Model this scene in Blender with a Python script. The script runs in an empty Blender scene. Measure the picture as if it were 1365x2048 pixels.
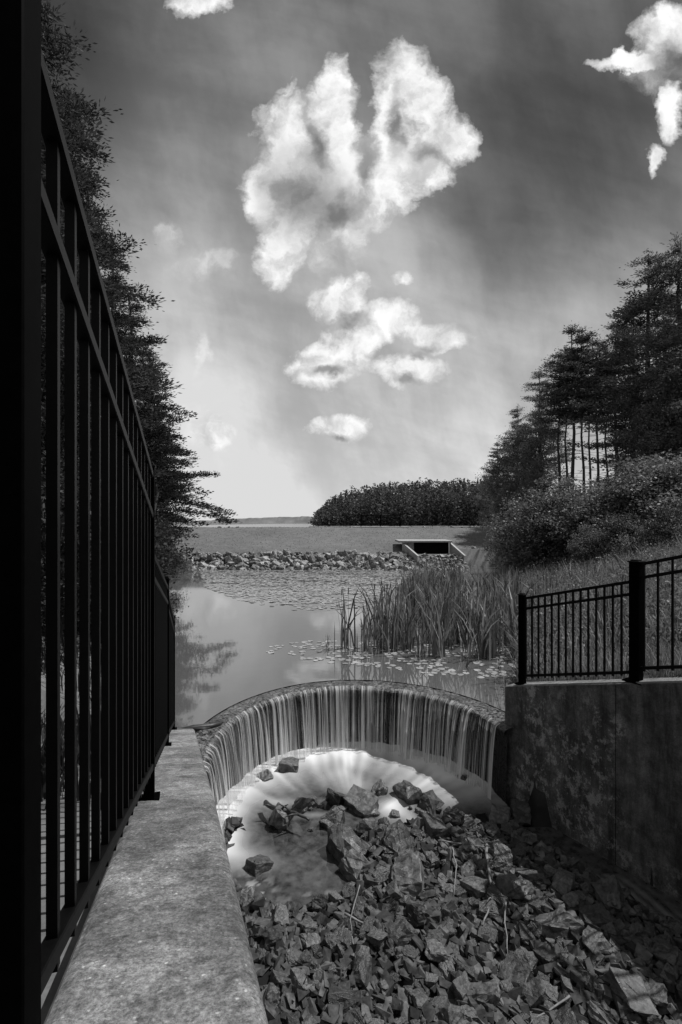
import bpy, bmesh, math, random
import numpy as np
from mathutils import Vector, noise
random.seed(7); rng = np.random.default_rng(7)
C = bpy.context.scene.collection
EYE = 3.4; F = 950.0; HZ = 1045.0
def ray(px, Y): return (px-682.0)/F*Y
def ztop(py, Y): return EYE + (HZ-py)/F*Y

# ------------------------------------------------------------------ materials
def newmat(name):
    m = bpy.data.materials.new(name); m.use_nodes = True
    nt = m.node_tree; b = nt.nodes['Principled BSDF']
    return m, nt, b
def nd(nt, t, **kw):
    n = nt.nodes.new(t)
    for k, v in kw.items(): setattr(n, k, v)
    return n
def ramp(nt, src, stops, ease=False):
    r = nd(nt, 'ShaderNodeValToRGB'); e = r.color_ramp.elements
    if ease: r.color_ramp.interpolation = 'EASE'
    while len(e) < len(stops): e.new(0.5)
    for i, (p, v) in enumerate(stops):
        e[i].position = p; e[i].color = (v, v, v, 1)
    nt.links.new(src, r.inputs[0]); return r.outputs[0]
def noi(nt, vec, scale, detail=6, rough=.6, mapscale=None, rot=None):
    if mapscale:
        mp = nd(nt, 'ShaderNodeMapping'); mp.inputs['Scale'].default_value = mapscale
        if rot:
            m0 = nd(nt, 'ShaderNodeMapping'); m0.inputs['Rotation'].default_value = (0, 0, rot)
            nt.links.new(vec, m0.inputs[0]); vec = m0.outputs[0]
        nt.links.new(vec, mp.inputs[0]); vec = mp.outputs[0]
    n = nd(nt, 'ShaderNodeTexNoise'); n.inputs['Scale'].default_value = scale
    n.inputs['Detail'].default_value = detail; n.inputs['Roughness'].default_value = rough
    nt.links.new(vec, n.inputs['Vector']); return n.outputs['Fac']
def mth(nt, op, a, b=None, c=None, clamp=False):
    n = nd(nt, 'ShaderNodeMath', operation=op); n.use_clamp = clamp
    for i, v in enumerate((a, b, c)):
        if v is None: continue
        if isinstance(v, (int, float)): n.inputs[i].default_value = v
        else: nt.links.new(v, n.inputs[i])
    return n.outputs[0]
def bump(nt, b, h, strength, dist=.02):
    n = nd(nt, 'ShaderNodeBump'); n.inputs['Strength'].default_value = strength
    n.inputs['Distance'].default_value = dist
    nt.links.new(h, n.inputs['Height']); nt.links.new(n.outputs[0], b.inputs['Normal'])
def plain(name, lo, hi, scale, rough, bs=.3, bd=.02, coord='Object', mapscale=None, spec=.5, objrand=0.0, rr=None, island=0.0):
    m, nt, b = newmat(name)
    tc = nd(nt, 'ShaderNodeTexCoord').outputs[coord]
    n = noi(nt, tc, scale, 8, .65, mapscale)
    c = ramp(nt, n, [(.3, lo), (.7, hi)])
    if objrand:
        oi = nd(nt, 'ShaderNodeObjectInfo')
        k = mth(nt, 'MULTIPLY_ADD', oi.outputs['Random'], objrand, 1-objrand/2)
        c = mth(nt, 'MULTIPLY', c, k)
    if island:
        g = nd(nt, 'ShaderNodeNewGeometry')
        c = mth(nt, 'MULTIPLY', c, mth(nt, 'MULTIPLY_ADD', g.outputs['Random Per Island'], island, 1-island/2))
    nt.links.new(c, b.inputs['Base Color'])
    b.inputs['Roughness'].default_value = rough
    if rr: nt.links.new(ramp(nt, noi(nt, tc, scale*1.7, 5, .6), [(.35, rr[0]), (.65, rr[1])]), b.inputs['Roughness'])
    b.inputs['Specular IOR Level'].default_value = spec
    if bs: bump(nt, b, n, bs, bd)
    return m
def foliage(name, lo, hi, rough=.6, trans=.25, spec=.2):
    m, nt, b = newmat(name)
    g = nd(nt, 'ShaderNodeNewGeometry')
    oi = nd(nt, 'ShaderNodeObjectInfo')
    c = ramp(nt, g.outputs['Random Per Island'], [(0, lo), (1, hi)])
    k = mth(nt, 'MULTIPLY_ADD', oi.outputs['Random'], .5, .75)
    c = mth(nt, 'MULTIPLY', c, k)
    nt.links.new(c, b.inputs['Base Color']); b.inputs['Roughness'].default_value = rough
    b.inputs['Specular IOR Level'].default_value = spec
    t = nd(nt, 'ShaderNodeBsdfTranslucent'); nt.links.new(c, t.inputs[0])
    mx = nd(nt, 'ShaderNodeMixShader'); mx.inputs[0].default_value = trans
    nt.links.new(b.outputs[0], mx.inputs[1]); nt.links.new(t.outputs[0], mx.inputs[2])
    nt.links.new(mx.outputs[0], nt.nodes['Material Output'].inputs[0])
    return m

M = {}
M['metal'] = plain('black_painted_metal', .001, .003, 40, .5, .05, .002, spec=.10)
M['metalpost'] = plain('matt_black_post', .0005, .0015, 40, .7, .05, .002, spec=.015)
M['bark'] = plain('bark', .03, .07, 6, .9, .6, .05, mapscale=(3, 3, .5))
M['rock'] = plain('wet_rock', .014, .105, 6, .42, .7, .03, objrand=1.2, rr=(.25, .7), spec=.45)
M['rockpale'] = plain('dry_rock', .09, .36, 4, .85, .5, .05, objrand=1.1)
M['riprap'] = plain('dry_rubble', .07, .28, 4, .85, .5, .05, island=1.2)
M['pebble'] = plain('pebble', .012, .09, 11, .75, .3, .012, rr=(.5, .85), spec=.22, island=1.4)
M['wood'] = plain('driftwood', .10, .24, 12, .8, .4, .01)
M['darkwood'] = plain('wet_wood', .01, .04, 12, .5, .4, .01)
M['pine'] = foliage('pine_needles', .05, .20, .6, .4, .12)
M['pinedark'] = foliage('shaded_pine_needles', .018, .070, .6, .3, .08)  # left pines: deep green, with backlit shade and corner falloff kept in the colour
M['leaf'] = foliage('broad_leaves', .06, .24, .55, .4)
M['leafdark'] = foliage('shaded_broad_leaves', .015, .05, .55, .25, .1)  # left bank leaves: deep green darkened further, shade put into the colour
M['bushleaf'] = foliage('bush_leaves', .06, .25, .5, .4, .3)
M['reed'] = foliage('reed_blades', .04, .34, .45, .35)
M['grassb'] = foliage('grass_blades', .08, .32, .7, .4)
M['damgrass'] = foliage('mown_grass', .13, .20, .8, .3)
M['pad'] = foliage('lily_pad', .18, .42, .3, .1, .6)
M['far'] = foliage('far_foliage', .03, .14, .8, .3)
M['hill'] = plain('hazy_far_wood', .10, .20, .05, 1, 0)  # distance haze is put into the grey base colour
M['head'] = plain('seed_head', .04, .08, 30, .9, .2, .003)
M['dark'] = plain('dark_recess', .002, .006, 4, .9, 0, spec=.1)

def concrete(name, lo, hi, stain, rough=.85):
    m, nt, b = newmat(name)
    tc = nd(nt, 'ShaderNodeTexCoord').outputs['Object']
    fine = noi(nt, tc, 75, 6, .9); mid = noi(nt, tc, 12, 10, .8); big = noi(nt, tc, 1.8, 5, .6)
    v = nd(nt, 'ShaderNodeTexVoronoi'); v.inputs['Scale'].default_value = 38; nt.links.new(tc, v.inputs['Vector'])
    sp = ramp(nt, v.outputs['Distance'], [(.08, 2.2), (.20, 1.0)])
    c = ramp(nt, fine, [(.40, lo), (.60, hi)])
    c = mth(nt, 'MULTIPLY', c, ramp(nt, mid, [(.40, .42), (.60, 1.3)]))
    c = mth(nt, 'MULTIPLY', c, ramp(nt, big, [(.40, 1-stain), (.60, 1.15)]))
    c = mth(nt, 'MULTIPLY', c, sp)
    nt.links.new(c, b.inputs['Base Color']); b.inputs['Roughness'].default_value = rough
    h = mth(nt, 'ADD', fine, mth(nt, 'MULTIPLY', mid, 2.0))
    bump(nt, b, h, .7, .02)
    return m
M['coping'] = concrete('aged_concrete', .09, .36, .45)
M['conc'] = plain('pale_concrete', .26, .38, 3, .8, .1)
def stained():
    m, nt, b = newmat('stained_concrete')
    tc = nd(nt, 'ShaderNodeTexCoord').outputs['Object']
    st = noi(nt, tc, 3.0, 8, .75, (1.5, 1.5, .22))
    li = noi(nt, tc, 7.5, 10, .8, (1, 1, .7)); big = noi(nt, tc, 1.1, 3, .5); fine = noi(nt, tc, 60, 4, .8); mid = noi(nt, tc, 4, 10, .8)
    c = ramp(nt, st, [(.38, .018), (.66, .11)])
    c = mth(nt, 'MULTIPLY', c, ramp(nt, mid, [(.38, .35), (.62, 1.6)]))
    pm = mth(nt, 'MULTIPLY', ramp(nt, li, [(.51, 0), (.56, 1)]), ramp(nt, big, [(.42, 0), (.56, 1)]))
    c = mth(nt, 'ADD', c, mth(nt, 'MULTIPLY', pm, .17))
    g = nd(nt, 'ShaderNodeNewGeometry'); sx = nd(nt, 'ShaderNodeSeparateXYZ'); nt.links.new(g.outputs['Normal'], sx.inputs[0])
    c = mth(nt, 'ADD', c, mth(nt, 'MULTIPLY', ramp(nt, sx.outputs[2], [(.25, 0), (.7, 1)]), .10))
    c = mth(nt, 'MULTIPLY', c, ramp(nt, fine, [(.25, .5), (.75, 1.4)]))
    nt.links.new(c, b.inputs['Base Color']); b.inputs['Roughness'].default_value = .8
    bump(nt, b, mth(nt, 'ADD', fine, mth(nt, 'ADD', li, mid)), .8, .015)
    return m
M['stain'] = stained()
def wet():
    m, nt, b = newmat('wet_weir_concrete')
    tc = nd(nt, 'ShaderNodeTexCoord').outputs['Object']
    n = noi(nt, tc, 22, 8, .8); n2 = noi(nt, tc, 3, 4, .6)
    sx = nd(nt, 'ShaderNodeSeparateXYZ'); nt.links.new(tc, sx.inputs[0])
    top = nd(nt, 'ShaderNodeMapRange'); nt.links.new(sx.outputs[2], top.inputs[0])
    for i, v in ((1, 1.52), (2, 1.59), (3, .25), (4, 2.4)): top.inputs[i].default_value = v  # crest top lightened: its wet sheen is put into the colour
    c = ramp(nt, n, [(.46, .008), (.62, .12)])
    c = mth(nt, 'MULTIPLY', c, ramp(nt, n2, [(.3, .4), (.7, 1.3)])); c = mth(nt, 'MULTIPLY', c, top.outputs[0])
    nt.links.new(c, b.inputs['Base Color'])
    nt.links.new(ramp(nt, n, [(.3, .15), (.7, .5)]), b.inputs['Roughness'])
    b.inputs['Specular IOR Level'].default_value = .35
    bump(nt, b, n, 1.0, .04)
    return m
M['wet'] = wet()
def ground():
    m, nt, b = newmat('ground_cover')
    tc = nd(nt, 'ShaderNodeTexCoord').outputs['Object']
    n = noi(nt, tc, 1.5, 12, .75); n2 = noi(nt, tc, .25, 4, .6); n3 = noi(nt, tc, 9, 8, .75)
    c = ramp(nt, n, [(.3, .10), (.7, .165)])
    c = mth(nt, 'MULTIPLY', c, ramp(nt, n2, [(.3, .85), (.7, 1.12)]))
    c = mth(nt, 'MULTIPLY', c, ramp(nt, n3, [(.35, .8), (.65, 1.15)]))
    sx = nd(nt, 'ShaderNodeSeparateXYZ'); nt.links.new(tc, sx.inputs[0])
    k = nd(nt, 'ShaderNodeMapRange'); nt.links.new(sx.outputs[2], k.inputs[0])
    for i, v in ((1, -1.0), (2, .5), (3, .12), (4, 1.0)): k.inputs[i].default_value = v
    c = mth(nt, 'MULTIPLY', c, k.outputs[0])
    nt.links.new(c, b.inputs['Base Color']); b.inputs['Roughness'].default_value = .95; b.inputs['Specular IOR Level'].default_value = .1
    bump(nt, b, mth(nt, 'ADD', n, n3), .25, .04)
    return m
M['ground'] = ground()
def water(name, base, bs, scale, ms, rough=.04):
    m, nt, b = newmat(name)
    tc = nd(nt, 'ShaderNodeTexCoord').outputs['Object']
    n = noi(nt, tc, scale, 4, .5, ms)
    b.inputs['Base Color'].default_value = (base, base, base, 1)
    b.inputs['Roughness'].default_value = rough; b.inputs['IOR'].default_value = 1.8
    b.inputs['Specular IOR Level'].default_value = .9
    bump(nt, b, n, bs, .02)
    return m
M['pond'] = water('still_water', .08, .05, 1.6, (1, 1.5, 1), .045)
M['lake'] = water('lake_water', .05, .3, .5, (1, 1, 1), .2)
def stream():
    m, nt, b = newmat('stream_water')
    at = nd(nt, 'ShaderNodeAttribute', attribute_name='foam')
    f = at.outputs['Fac']
    tc = nd(nt, 'ShaderNodeTexCoord').outputs['Object']
    n = noi(nt, tc, 2.2, 3, .5); bed = noi(nt, tc, 9, 6, .6)
    dark = ramp(nt, bed, [(.35, .015), (.7, .065)])
    mx = mth(nt, 'ADD', mth(nt, 'MULTIPLY', dark, mth(nt, 'SUBTRACT', 1, f)), mth(nt, 'MULTIPLY', f, .56))
    nt.links.new(mx, b.inputs['Base Color'])
    nt.links.new(mth(nt, 'MULTIPLY_ADD', f, .5, .08), b.inputs['Roughness'])
    bump(nt, b, n, .12, .03)
    return m
M['stream'] = stream()
def fall(name, seed, thr, wd, top):
    m, nt, b = newmat(name)
    uv = nd(nt, 'ShaderNodeTexCoord').outputs['UV']
    mp = nd(nt, 'ShaderNodeMapping'); mp.inputs['Location'].default_value = (seed, 0, 0); nt.links.new(uv, mp.inputs[0])
    v = mp.outputs[0]
    a1 = noi(nt, v, 1.0, 3, .6, (12, .14, 1)); a2 = noi(nt, v, 1.0, 2, .5, (2.0, .1, 1)); a3 = noi(nt, v, 1, 5, .8, (50, .28, 1))
    s = mth(nt, 'ADD', a1, mth(nt, 'MULTIPLY', mth(nt, 'SUBTRACT', a2, .5), .6))
    s = mth(nt, 'ADD', s, mth(nt, 'MULTIPLY', mth(nt, 'SUBTRACT', a3, .5), 1.15))
    sx = nd(nt, 'ShaderNodeSeparateXYZ'); nt.links.new(uv, sx.inputs[0])
    s = mth(nt, 'ADD', s, mth(nt, 'MULTIPLY', mth(nt, 'SUBTRACT', sx.outputs[1], .5), .08))
    a = ramp(nt, s, [(thr, .0), (thr+wd, top)])
    nt.links.new(a, b.inputs['Alpha'])
    b.inputs['Base Color'].default_value = (.9, .9, .9, 1); b.inputs['Roughness'].default_value = .45
    t = nd(nt, 'ShaderNodeBsdfTranslucent'); t.inputs[0].default_value = (.9, .9, .9, 1)
    tr = nd(nt, 'ShaderNodeBsdfTransparent')
    m2 = nd(nt, 'ShaderNodeMixShader'); nt.links.new(a, m2.inputs[0]); nt.links.new(tr.outputs[0], m2.inputs[1]); nt.links.new(t.outputs[0], m2.inputs[2])
    mx = nd(nt, 'ShaderNodeMixShader'); mx.inputs[0].default_value = .5
    nt.links.new(b.outputs[0], mx.inputs[1]); nt.links.new(m2.outputs[0], mx.inputs[2])
    nt.links.new(mx.outputs[0], nt.nodes['Material Output'].inputs[0])
    return m
M['fall'] = fall('falling_water', 0, .46, .24, .95)
M['fall2'] = fall('falling_water_inner', 13.7, .50, .24, .95)

# ------------------------------------------------------------------ mesh helpers
def fastmesh(name, V, Q, smooth=False):
    V = np.asarray(V, dtype=np.float32); Q = np.asarray(Q, dtype=np.int32); k = Q.shape[1]
    me = bpy.data.meshes.new(name)
    me.vertices.add(len(V)); me.vertices.foreach_set('co', V.ravel())
    me.loops.add(Q.size); me.loops.foreach_set('vertex_index', Q.ravel())
    me.polygons.add(len(Q)); me.polygons.foreach_set('loop_start', np.arange(0, Q.size, k, dtype=np.int32))
    me.polygons.foreach_set('loop_total', np.full(len(Q), k, dtype=np.int32))
    me.polygons.foreach_set('use_smooth', np.full(len(Q), bool(smooth), dtype=bool))
    me.update(calc_edges=True); me.validate(); return me
def flat(me): me.polygons.foreach_set('use_smooth', [False]*len(me.polygons)); return me
def link(name, me, mat, parent=None, loc=None):
    o = bpy.data.objects.new(name, me); C.objects.link(o)
    if mat and not me.materials: me.materials.append(mat)
    if parent: o.parent = parent
    if loc: o.location = loc
    return o
def tag(o, label=None, cat=None, group=None, kind=None):
    for k, v in (('label', label), ('category', cat), ('group', group), ('kind', kind)):
        if v: o[k] = v
    return o
def empty(name, loc, rz=0):
    o = bpy.data.objects.new(name, None); C.objects.link(o); o.location = loc; o.rotation_euler = (0, 0, rz)
    o.empty_display_size = .1; return o
class MB:
    def __init__(s): s.v = []; s.f = []
    def add(s, V, Fc):
        n = len(s.v); s.v += [tuple(p) for p in V]; s.f += [tuple(i+n for i in f) for f in Fc]
    def box(s, x0, x1, y0, y1, z0, z1):
        s.add([(x0,y0,z0),(x1,y0,z0),(x1,y1,z0),(x0,y1,z0),(x0,y0,z1),(x1,y0,z1),(x1,y1,z1),(x0,y1,z1)],
              [(0,3,2,1),(4,5,6,7),(0,1,5,4),(1,2,6,5),(2,3,7,6),(3,0,4,7)])
    def bar(s, a, b, w, h):
        a = Vector(a); b = Vector(b); d = (b-a).normalized()
        up = Vector((0,0,1)) if abs(d.z) < .9 else Vector((0,1,0))
        sd = d.cross(up).normalized()*w/2; u = sd.cross(d).normalized()*h/2
        P = [a-sd-u, a+sd-u, a+sd+u, a-sd+u, b-sd-u, b+sd-u, b+sd+u, b-sd+u]
        s.add(P, [(0,1,2,3),(7,6,5,4),(0,4,5,1),(1,5,6,2),(2,6,7,3),(3,7,4,0)])
    def post(s, x, y, z0, z1, w, rz=0):
        c, q = math.cos(rz)*w/2, math.sin(rz)*w/2
        off = [(-c+q, -q-c), (c+q, q-c), (c-q, q+c), (-c-q, -q+c)]
        P = [(x+a, y+b, z0) for a, b in off]+[(x+a, y+b, z1) for a, b in off]
        s.add(P, [(3,2,1,0),(4,5,6,7),(0,1,5,4),(1,2,6,5),(2,3,7,6),(3,0,4,7)])
    def tube(s, pts, rad, n=6):
        pts = [Vector(p) for p in pts]; V = []; Fc = []
        for i, p in enumerate(pts):
            d = (pts[min(i+1, len(pts)-1)]-pts[max(i-1, 0)]).normalized()
            up = Vector((0,0,1)) if abs(d.z) < .9 else Vector((1,0,0))
            a = d.cross(up).normalized(); b = d.cross(a)
            for k in range(n):
                t = 2*math.pi*k/n; V.append(p+(a*math.cos(t)+b*math.sin(t))*rad[i])
        for i in range(len(pts)-1):
            for k in range(n):
                k2 = (k+1) % n; Fc.append((i*n+k, i*n+k2, (i+1)*n+k2, (i+1)*n+k))
        Fc.append(tuple(range(n))[::-1]); Fc.append(tuple((len(pts)-1)*n+k for k in range(n)))
        s.add(V, Fc)
    def mesh(s, name, org=(0,0,0), smooth=False):
        me = bpy.data.meshes.new(name)
        me.from_pydata([(a-org[0], b-org[1], c-org[2]) for a, b, c in s.v], [], s.f)
        if smooth: me.polygons.foreach_set('use_smooth', [True]*len(me.polygons))
        me.update(); return me
    def build(s, name, mat, parent=None, org=(0,0,0), smooth=False):
        return link(name, s.mesh(name, org, smooth), mat, parent)
def bevel(o, w, seg=2):
    m = o.modifiers.new('b', 'BEVEL'); m.width = w; m.segments = seg; m.limit_method = 'ANGLE'

def unit(a): return a/np.maximum(np.linalg.norm(a, axis=1, keepdims=True), 1e-6)
def leafquads(P, D, L, W):
    P = np.asarray(P); D = unit(np.asarray(D)); n = len(P)
    S = unit(np.cross(D, rng.normal(size=(n, 3))))
    L = np.broadcast_to(np.asarray(L, dtype=float), (n,))[:, None]; W = np.broadcast_to(np.asarray(W, dtype=float), (n,))[:, None]
    V = np.stack([P-D*L/2, P+S*W/2, P+D*L/2, P-S*W/2], axis=1).reshape(-1, 3)
    return V, np.arange(4*n).reshape(n, 4)

# ------------------------------------------------------------------ terrain
def wtl(y): return np.where(y < 2.625, 2.68-.31*y, 2.789-.35*y)
def lwR(y): return .185-.333*y
def lwL(y): return -.31-.322*y
def rwx(y): return 2.75+(8-y)*.641
def wtr(y): return np.clip(.65+.81*(8-y)/2.2, .65, 3.3)
CX, CY, R = .24, 7.28, 2.53
KL = .885                                   # the left half of the weir is a little tighter than the right
def arcp(r, t):
    c = math.cos(t); return (CX+r*c*(KL if c < 0 else 1), CY+r*math.sin(t))
def wob(x, y, s):
    return (np.sin(x*1.3*s+y*.7*s)+np.sin(x*.6*s-y*1.7*s+2)+np.sin(x*2.3*s+1.1)*np.sin(y*2.1*s))/3
def bed(x, y):
    z = -1.17+.06*wob(x, y, 3)+.03*wob(x+5, y, 9)
    e = ((x+.62)/.85)**2+((y-6.65)/.85)**2
    z = np.where(e < 1, -1.5, np.where(e < 1.5, -1.5+(e-1)*.6, z))
    z = np.where(y > 7.30+.15*wob(x, y, 4)+np.where(x > 1.8, .15, 0), -1.5, z)
    z = np.where(x < lwR(y)+.35, np.minimum(z, -1.30), z)
    z = np.where(x > rwx(y)-.70, np.minimum(z, -1.4), z)
    return z
def H(x, y):
    x = np.asarray(x, dtype=float); y = np.asarray(y, dtype=float)
    xl = np.interp(y, [7.3, 12, 20, 28, 34, 50, 70, 200], [-2.7, -4.6, -7.6, -10.4, -12.8, -18, -32, -110])
    xr = np.interp(y, [8, 12, 18, 24, 30, 36, 50, 100, 200], [3.1, 4.6, 7.2, 9.4, 11.2, 13.3, 17, 32, 70])
    zl = np.where(y >= 7.3, np.minimum((xl-x)*.5-.15, 2.0+.15*wob(x, y, .5)), -.8)
    zl = np.where((y < 7.3), np.where(x < lwL(y)+.2, np.maximum(wtl(y)-.16, .1), -.8), zl)
    zr = np.where(y >= 8, np.minimum((x-xr)*.30-.1, 2.6+.2*wob(x, y, .4)), -.8)
    zr = np.where(y < 8, np.where(x > rwx(y)+.17, wtr(y)-.12, -.8), zr)
    zd = np.interp(y, [33, 34.2, 36, 46, 50, 57, 80], [-.8, -.1, 1.15, 2.9, 2.9, 1.0, 1.0])+np.where((y > 36) & (y < 52), .05*wob(x, y, .6), 0)
    zd = np.where((x > 4.9) & (x < 9.2) & (y < 37.3) & (y > 35.9), 1.0, zd)
    zd = np.where((x > 9.2) & (x < 12.8) & (y < 37.0), -.6, zd)
    z = np.maximum(np.maximum(zl, zr), np.maximum(zd, -.8))
    z = np.where((y > 196) & (y < 420) & (x > -14+(y-196)*.1), np.maximum(z, 2.0), z)
    z = np.where(y > 1200, 2.5, z)
    ch = ((y >= CY) & ((x-CX)**2+(y-CY)**2 < 2.80**2)) | ((y < CY) & (x > lwR(y)-.2) & (x < rwx(y)+.17))
    return np.where(ch, bed(x, y), z)
xs = np.concatenate([[-3000, -1500, -800, -400, -200, -120, -80], np.arange(-60, -8, 1.), np.arange(-8, 12, .13), np.arange(12, 60, 1.), [60, 80, 120, 200, 400, 800, 1500, 3000]])
ys = np.concatenate([[-60, -30, -15, -8, -4], np.arange(-2, 11, .13), np.arange(11, 60, .5), [60, 65, 70, 80, 100, 130, 170, 195, 197, 230, 300, 400, 430, 600, 900, 1190, 1210, 2000, 3500]])
X, Yg = np.meshgrid(xs, ys)
V = np.stack([X, Yg, H(X, Yg)], axis=-1).reshape(-1, 3)
nx, ny = len(xs), len(ys)
I = (np.arange(ny-1)[:, None]*nx+np.arange(nx-1)[None, :]).ravel()
Q = np.stack([I, I+1, I+1+nx, I+nx], axis=1)
tag(link('ground', fastmesh('ground', V, Q, True), M['ground']), kind='structure')

pts = []
for k in range(61):
    t = math.radians(13+(196-13)*k/60); p = arcp(2.99, t); pts.append((p[0], p[1], 0))
yl = pts[-1][1]
pts += [(-40, yl, 0), (-40, 38, 0), (40, 38, 0), (40, 7.95, 0)]
bm = bmesh.new(); fv = [bm.verts.new(p) for p in pts]; bm.faces.new(fv); bmesh.ops.triangulate(bm, faces=bm.faces[:])
bmesh.ops.recalc_face_normals(bm, faces=bm.faces[:])
me = bpy.data.meshes.new('pond_water'); bm.to_mesh(me); bm.free()
if me.polygons[0].normal.z < 0: me.flip_normals()
tag(link('pond_water', me, M['pond']), kind='structure')
mb = MB(); mb.add([(-800, 52, 1.5), (800, 52, 1.5), (800, 1250, 1.5), (-800, 1250, 1.5)], [(0, 1, 2, 3)])
tag(mb.build('lake_water', M['lake']), kind='structure')

# stream surface with foam
gx = np.arange(-2.6, 5.4, .035); gy = np.arange(2.6, 10.0, .035)
GX, GY = np.meshgrid(gx, gy)
dx, dy = GX-CX, GY-CY; dx = np.where(dx < 0, dx/KL, dx); rr = np.hypot(dx, dy); th = np.degrees(np.arctan2(dy, dx)); th = np.where(th < -90, th+360, th); tr_ = np.radians(th)
edge = .75+.22*np.sin(tr_*6+.6)+.10*np.sin(tr_*15)+.75*np.clip((th-128)/25, 0, 1)+.30*np.clip((42-th)/20, 0, 1)
s1 = .5+.5*np.sin(tr_*29+3*np.sin(tr_*5)+1.0*np.sin(rr*4)); s2 = .5+.5*np.sin(tr_*53+2*np.sin(tr_*7+1)+.8*np.sin(rr*3)); s3 = .5+.5*np.sin(tr_*8+1.0+.8*np.sin(rr*3))
sw = .5+.5*np.sin(rr*7+1.6*np.sin(tr_*6)+2.2*wob(GX, GY, 2.0))
pat = .32*s1+.15*s2+.33*s3+.20*sw
q = np.clip((rr-edge)/1.75, 0, 1)
f1 = q*(.35+1.05*pat)+.40*np.clip((rr-1.9)/.4, 0, 1)
f1 = f1*np.clip((th-8)/22, 0, 1)*np.clip((212-th)/22, 0, 1)*(GY > 6.2)
def gs(cx, cy, sx, sy, a): return a*np.exp(-((GX-cx)/sx)**2-((GY-cy)/sy)**2)
f2 = gs(-1.75, 6.95, .26, .42, .75)+gs(-1.40, 6.65, .30, .16, .4)+gs(-1.1, 6.45, .25, .14, .25)+gs(.85, 7.72, .26, .26, .95)+gs(.35, 8.35, .4, .25, .25)+gs(1.1, 7.3, .12, .25, .5)+gs(-.9, 7.9, .5, .12, .3)+gs(-.4, 7.55, .35, .08, .25)+gs(1.7, 8.1, .4, .25, .2)
nz = .5+.5*wob(GX*5, GY*5, 1.0)*wob(GX*11+3, GY*9, 1.0)
sp = gs(-1.15, 5.75, .25, .35, 1)*(wob(GX*13, GY*15, 1.3) > .25)+gs(-.25, 5.55, .3, .3, 1)*(wob(GX*12, GY*17, 1.3) > .35)+gs(2.35, 6.3, .5, .5, .9)*(wob(GX*12+2, GY*14, 1.3) > .3)
chn = np.exp(-((GX-(rwx(GY)-.45))/.28)**2)*.10*(1+np.sin(GX*40+GY*11+2*np.sin(GY*3)))*(GY < 6.3)
foam = np.clip(f1+f2*(.8+.25*nz)+sp+chn, 0, 1.05)
Z = -1.25+.10*np.clip(f1, 0, 1)*np.clip((rr-1.5)/1.0, 0, 1)+.012*wob(GX, GY, 4)+.04*gs(-1.75, 7.0, .4, .5, 1)+.05*pat*np.clip(f1, 0, 1)
keep = ((GY >= CY) & (rr < 2.56)) | ((GY < CY) & (GX > lwR(GY)-.1) & (GX < rwx(GY)+.08))
nx2 = len(gx); I = (np.arange(len(gy)-1)[:, None]*nx2+np.arange(nx2-1)[None, :])
kq = (keep[:-1, :-1] & keep[1:, 1:] & keep[:-1, 1:] & keep[1:, :-1])
I = I[kq]; Q = np.stack([I, I+1, I+1+nx2, I+nx2], axis=1)
used, inv = np.unique(Q.ravel(), return_inverse=True)
V = np.stack([GX, GY, Z], axis=-1).reshape(-1, 3)[used]; fo = foam.ravel()[used]
me = fastmesh('stream_water', V, inv.reshape(-1, 4), True)
a = me.attributes.new('foam', 'FLOAT', 'POINT'); a.data.foreach_set('value', fo.astype(np.float32))
tag(link('stream_water', me, M['stream']), kind='structure')

# ------------------------------------------------------------------ weir
org = (CX, CY, -1.6); weir = empty('curved_weir', org)
tag(weir, 'curved dark wet concrete weir holding back the pond between the two walls', 'weir')
prof = [(2.53, -1.7), (2.53, -.30), (2.53, -.10), (2.495, -.09), (2.495, -.04), (2.52, -.010), (2.6, .010), (2.72, .018), (2.86, .016), (2.97, -.008), (3.05, -.1), (3.10, -.85)]
V = []; Q = []; nseg = 240
for k in range(nseg+1):
    t = math.radians(12+(200-12)*k/nseg)
    for j, (r, z) in enumerate(prof):
        w = noise.noise(Vector((t*14, j*.9, 0)))*.018+noise.noise(Vector((t*50, j*2.9, 4)))*.014
        p = arcp(r+w, t); V.append((p[0], p[1], z+w*.7))
m_ = len(prof)
for k in range(nseg):
    for j in range(m_-1):
        a0 = k*m_+j; Q.append((a0, a0+1, a0+1+m_, a0+m_))
V = np.array(V)-np.array(org)
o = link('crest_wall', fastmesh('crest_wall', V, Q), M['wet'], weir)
def curtain(r0, v, t0, t1, mat, name, top):
    V = []; Fc = []; U = []
    ns, nv = 240, 14
    for k in range(ns+1):
        t = math.radians(t0+(t1-t0)*k/ns)
        vv = v*(1+.5*noise.noise(Vector((t*6, r0*5, 0)))+.35*noise.noise(Vector((t*25, 2, 0))))
        for j in range(nv+1):
            if j == 0: r, z = r0+.07, top+.03
            elif j == 1: r, z = r0, top-.008
            else:
                h = 1.24*((j-1)/(nv-1))**1.5; z = top-.008-h; r = r0-vv*math.sqrt(2*h/9.8)
            p = arcp(r, t); V.append((p[0], p[1], z)); U.append((t*2.53, top-z))
    for k in range(ns):
        for j in range(nv):
            a0 = k*(nv+1)+j; Fc.append((a0, a0+1, a0+nv+2, a0+nv+1))
    me = fastmesh(name, V, Fc, True); uv = me.uv_layers.new(name='UVMap')
    li = np.empty(len(me.loops), dtype=np.int32); me.loops.foreach_get('vertex_index', li)
    uv.data.foreach_set('uv', np.array(U, dtype=np.float32)[li].ravel())
    o = link(name, me, mat); tag(o, kind='structure'); return o
curtain(2.470, .32, 16, 199, M['fall'], 'waterfall', .0)
curtain(2.460, .50, 24, 199, M['fall2'], 'waterfall_spray', .0)

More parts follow.
